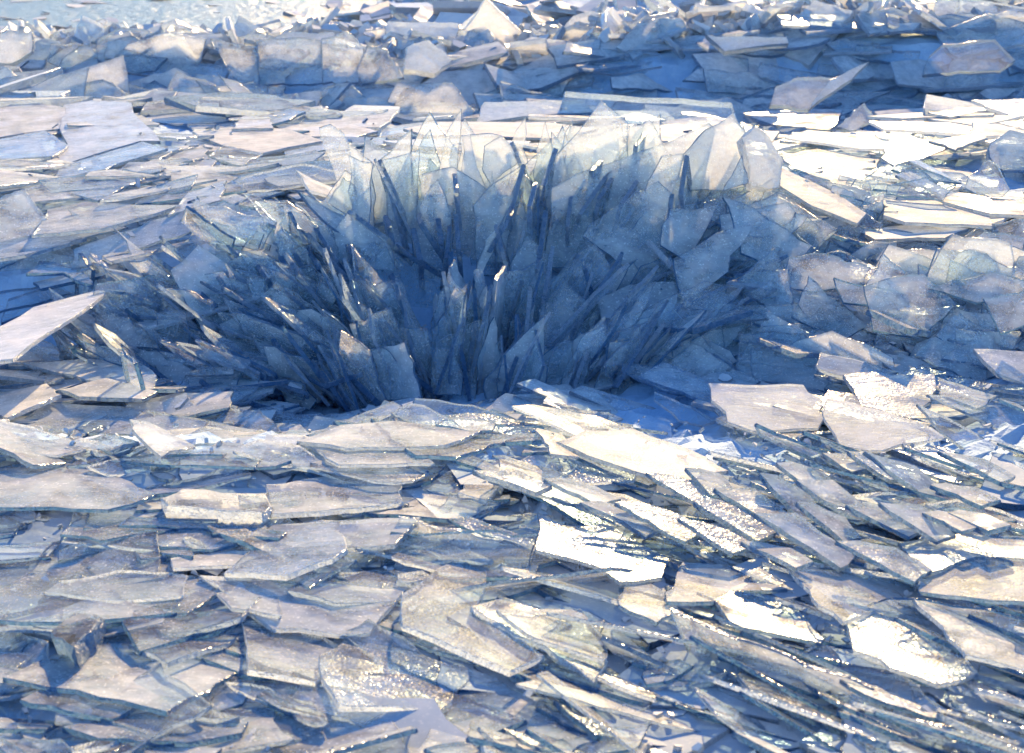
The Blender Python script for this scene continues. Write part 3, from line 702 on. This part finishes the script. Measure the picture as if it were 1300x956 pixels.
# small splinters everywhere, lying on the plates
def chip(x, y, ux):
    L = rg.uniform(.015, .055)
    put(x, y, L, L * rg.uniform(.3, .9), R(rg.uniform(0, 360)), g(0, 25), g(0, 30), rg.uniform(.005, .014), lift=rg.uniform(.02, .08),
        frost=rg.choice([0, .2, .4]), edge=rg.choice([.1, .5, .9]), zone='chip', detail=0, milky=True)
field(250, 4.7, 9, -150, 1450, chip)

def crumb(x, y, ux):
    L = rg.uniform(.008, .028)
    put(x, y, L, L * rg.uniform(.4, .9), R(rg.uniform(0, 360)), g(0, 25), g(0, 30), rg.uniform(.004, .010), lift=rg.uniform(-.012, .014),
        frost=.5, edge=.9, zone='chip', detail=0, milky=True)
field(1500, 2.4, 4.8, -60, 1360, crumb)
# -------- loose fill pieces that would bury a plate read off the photo are left out
def bvh_of(idx):
    v, f, own = [], [], []
    for i in idx:
        k = len(v); v.extend(PL[i]['v'])
        for q in PL[i]['f']: f.append([k + c for c in q]); own.append(i)
    return BVHTree.FromPolygons(v, f), own
for rnd_ in range(3):
    tb, town = bvh_of([i for i, p in enumerate(PL) if p.get('traced')])
    ab, aown = bvh_of(range(len(PL)))
    hit, blk = {}, {}
    for py in range(3, 956, 6):
        for px in range(3, 1300, 6):
            d = ray(px, py); h = ab.ray_cast(EYE, d)
            if h[0] is None: continue
            i = aown[h[2]]
            if PL[i].get('traced'): continue
            hit[i] = hit.get(i, 0) + 1
            g_ = tb.ray_cast(EYE, d)
            if g_[0] is not None and g_[3] - h[3] < (1.6 if h[3] < 8 else 3.0): blk[i] = blk.get(i, 0) + (.0 if PL[town[g_[2]]].get('cardlike') and h[3] > 4.9 else .6 if PL[town[g_[2]]].get('cardlike') else 1)
    bad = {i for i in blk if blk[i] >= max(1, (.7 if PL[i].get('zone') == 'burst' and PL[i]['o'].y < 5.95 else .3) * hit[i])}
    PL[:] = [p for i, p in enumerate(PL) if i not in bad]
    print('CULLED', len(bad))

# ------------------------------------------------ which plates show, and how
bv, bf, own = [], [], []
for i, p in enumerate(PL):
    k = len(bv); bv.extend(p['v'])
    for f in p['f']: bf.append([k + q for q in f]); own.append(i)
bvh = BVHTree.FromPolygons(bv, bf)
seen = {}
STEP = 4
for py in range(2, 956, STEP):
    for px in range(2, 1300, STEP):
        h = bvh.ray_cast(EYE, ray(px, py))
        if h[0] is not None:
            s = seen.setdefault(own[h[2]], [0, 0, 0])
            s[0] += 1; s[1] += px; s[2] += py
order = sorted(range(len(PL)), key=lambda i: -seen.get(i, [0])[0])
MAXN = 300
named = [i for i in range(len(PL)) if PL[i].get('label')]
chosen = set(i for i in named if seen.get(i, [0])[0] >= 9)
for i in order:
    if len(chosen) >= MAXN: break
    if seen.get(i, [0])[0] < 2: break
    chosen.add(i)
for i in named:
    if i not in chosen: PL[i]['label'] = None
print('PLATES', len(PL), 'chosen', len(chosen), 'smallest', min(seen[i][0] for i in chosen) * 16, 'px')

def make_mesh(name, items, origin):
    v, f, m, at = [], [], [], []
    for p in items:
        k = len(v)
        v.extend([tuple(q - origin) for q in p['v']])
        f.extend([[k + q for q in fc] for fc in p['f']]); m.extend(p['m'])
        at.extend([(p['rnd'], p['frost'], p['edge'])] * len(p['v']))
    me = bpy.data.meshes.new(name)
    me.from_pydata(v, [], f)
    me.materials.append(M_ICE); me.materials.append(M_EDGE); me.materials.append(M_MILK)
    me.polygons.foreach_set('material_index', m)
    A = me.attributes.new('plate', 'FLOAT_VECTOR', 'POINT')
    A.data.foreach_set('vector', [c for t in at for c in t])
    me.update()
    return me

# ------------------------------------------------------------------- labels
centre = {i: (seen[i][1] / seen[i][0], seen[i][2] / seen[i][0]) for i in chosen}
land = [i for i in chosen if PL[i].get('label')]

def words_for(i):
    p = PL[i]; n = p['n']; px = seen[i][0] * 16
    size = 'tiny' if px < 260 else 'small' if px < 620 else 'medium' if px < 1400 else 'large'
    up = abs(n.z)
    if p.get('cardlike') or (up < .6 and abs(n.x) > .75): pose = 'edge-on'
    elif up > .93: pose = 'flat-lying'
    elif up > .6: pose = 'tilted'
    else: pose = 'upright'
    tone = 'frosted' if p['frost'] >= .28 else 'clear' if p['frost'] < .12 else 'cloudy'
    return size, tone, pose

def relation(i, j):
    dx = centre[i][0] - centre[j][0]; dy = centre[i][1] - centre[j][1]
    if abs(dx) < 14 and abs(dy) < 14: return 'overlapping'
    if abs(dx) > abs(dy) * 2: return 'left of' if dx < 0 else 'right of'
    if abs(dy) > abs(dx) * 2: return 'above' if dy < 0 else 'below'
    return ('above left of' if dx < 0 else 'above right of') if dy < 0 else ('below left of' if dx < 0 else 'below right of')

used = {PL[i]['label'].lower() for i in land}
for i in sorted((c for c in chosen if not PL[c].get('label')), key=lambda c: -seen[c][0]):
    size, tone, pose = words_for(i)
    near = sorted(land, key=lambda j: (centre[i][0] - centre[j][0]) ** 2 + (centre[i][1] - centre[j][1]) ** 2)
    done = False
    for j in near[:8]:
        rel = relation(i, j)
        ref = PL[j]['label']
        for desc in (f'{tone} {pose} plate', f'{size} {tone} {pose} plate'):
            lab = f'{desc} {rel} the {ref}'
            if len(lab.split()) <= 16 and lab not in used:
                PL[i]['label'] = lab; used.add(lab); done = True; break
        if done: break
    if not done: PL[i]['label'] = f'{size} {tone} {pose} plate in the broken ice field'; print('DUP', PL[i]['label'])

def group_of(p):
    y = p['o'].y; u = upx(p['o'].x, y)
    if y > 9.3: return 'ice slabs of the far ridges'
    if y < 4.65: return 'ice plates of the foreground'
    if abs(p['n'].z) < .62 or p.get('zone') == 'burst': return 'upright ice plates of the burst'
    return 'ice plates left of the burst' if u < 450 else 'ice plates right of the burst' if u > 850 else 'ice plates behind the burst'

def kind_name(p):
    if p['o'].y > 9.3: return 'ice_sheet', 'ice sheet'
    L = max((q - r).length for q in p['v'][::3] for r in p['v'][::3])
    if group_of(p).startswith('upright'): return 'ice_shard', 'ice shard'
    return 'ice_plate', 'ice plate'

for i in sorted(chosen):
    p = PL[i]
    nm, cat = kind_name(p)
    lo = min(p['v'], key=lambda q: q.z)
    org = Vector((p['o'].x, p['o'].y, lo.z))
    o = bpy.data.objects.new(nm, make_mesh(nm, [p], org))
    o.location = org
    o['label'] = p['label'] if len(p['label'].split()) >= 4 else p['label'] + ' of ice'
    o['category'] = cat; o['group'] = group_of(p)
    C.objects.link(o)
rest = [PL[i] for i in range(len(PL)) if i not in chosen]
o = bpy.data.objects.new('ice_rubble', make_mesh('ice_rubble', rest, Vector()))
o['kind'] = 'stuff'; o['label'] = 'countless smaller broken ice pieces between the large plates'; o['category'] = 'broken ice'
C.objects.link(o)

# ------------------------------------------------------------ ground, water
ys = [.3 + i * .09 for i in range(0, 180)] + [16.5 + i * .5 for i in range(0, 108)]
us = [-.62 + i * .01 for i in range(0, 125)]
gv = [(u * max(y, 1.5) + random.uniform(-.02, .02), y + random.uniform(-.02, .02), ground_z(u * max(y, 1.5), y) - .025 + random.uniform(-.02, .015) * (1 if y < 16 else 6)) for y in ys for u in us]
nu = len(us)
gf = [[r * nu + c, r * nu + c + 1, (r + 1) * nu + c + 1, (r + 1) * nu + c] for r in range(len(ys) - 1) for c in range(nu - 1)]
me = bpy.data.meshes.new('ground'); me.from_pydata(gv, [], gf); me.materials.append(M_GROUND)
o = bpy.data.objects.new('ground', me); o['kind'] = 'structure'; o['label'] = 'packed blue ice bed under the broken plates'; C.objects.link(o)
me = bpy.data.meshes.new('water'); me.from_pydata([(-3000, -3000, -.45), (3000, -3000, -.45), (3000, 3000, -.45), (-3000, 3000, -.45)], [], [[0, 1, 2, 3]]); me.materials.append(M_WATER)
o = bpy.data.objects.new('water', me); o['kind'] = 'structure'; o['label'] = 'open lake water beyond the ice'; C.objects.link(o)

# -------------------------------------------------------------------- light
SUN_EL, SUN_AZ = 22.0, 12.0      # azimuth to the right of straight ahead
w = bpy.data.worlds.new('World'); scene.world = w; w.use_nodes = True
nt = w.node_tree; bg = nt.nodes['Background']
sky = nt.nodes.new('ShaderNodeTexSky'); sky.sky_type = 'NISHITA'; sky.sun_disc = False
sky.sun_elevation = R(SUN_EL); sky.sun_rotation = R(SUN_AZ)
sky.air_density = 1.0; sky.dust_density = .0; sky.ozone_density = 6.6
nt.links.new(sky.outputs[0], bg.inputs[0]); bg.inputs[1].default_value = .108
sd = bpy.data.lights.new('sun', 'SUN'); sd.energy = 5.0; sd.angle = R(.5); sd.color = (1, .67, .30)
so = bpy.data.objects.new('sun', sd); C.objects.link(so)
to_sun = Vector((math.sin(R(SUN_AZ)) * math.cos(R(SUN_EL)), math.cos(R(SUN_AZ)) * math.cos(R(SUN_EL)), math.sin(R(SUN_EL))))
so.rotation_euler = to_sun.to_track_quat('Z', 'Y').to_euler()
so.location = (2, 8, 6)

vs = scene.view_settings
vs.view_transform = 'Standard'; vs.look = 'None'; vs.gamma = 1; vs.exposure = 1.55
cy = scene.cycles
cy.max_bounces = 5; cy.diffuse_bounces = 2; cy.glossy_bounces = 2; cy.transmission_bounces = 8; cy.transparent_max_bounces = 9
cy.sample_clamp_indirect = 6; cy.sample_clamp_direct = 0
cy.use_denoising = True
cy.use_adaptive_sampling = True; cy.adaptive_threshold = .06
cy.caustics_reflective = False; cy.caustics_refractive = False
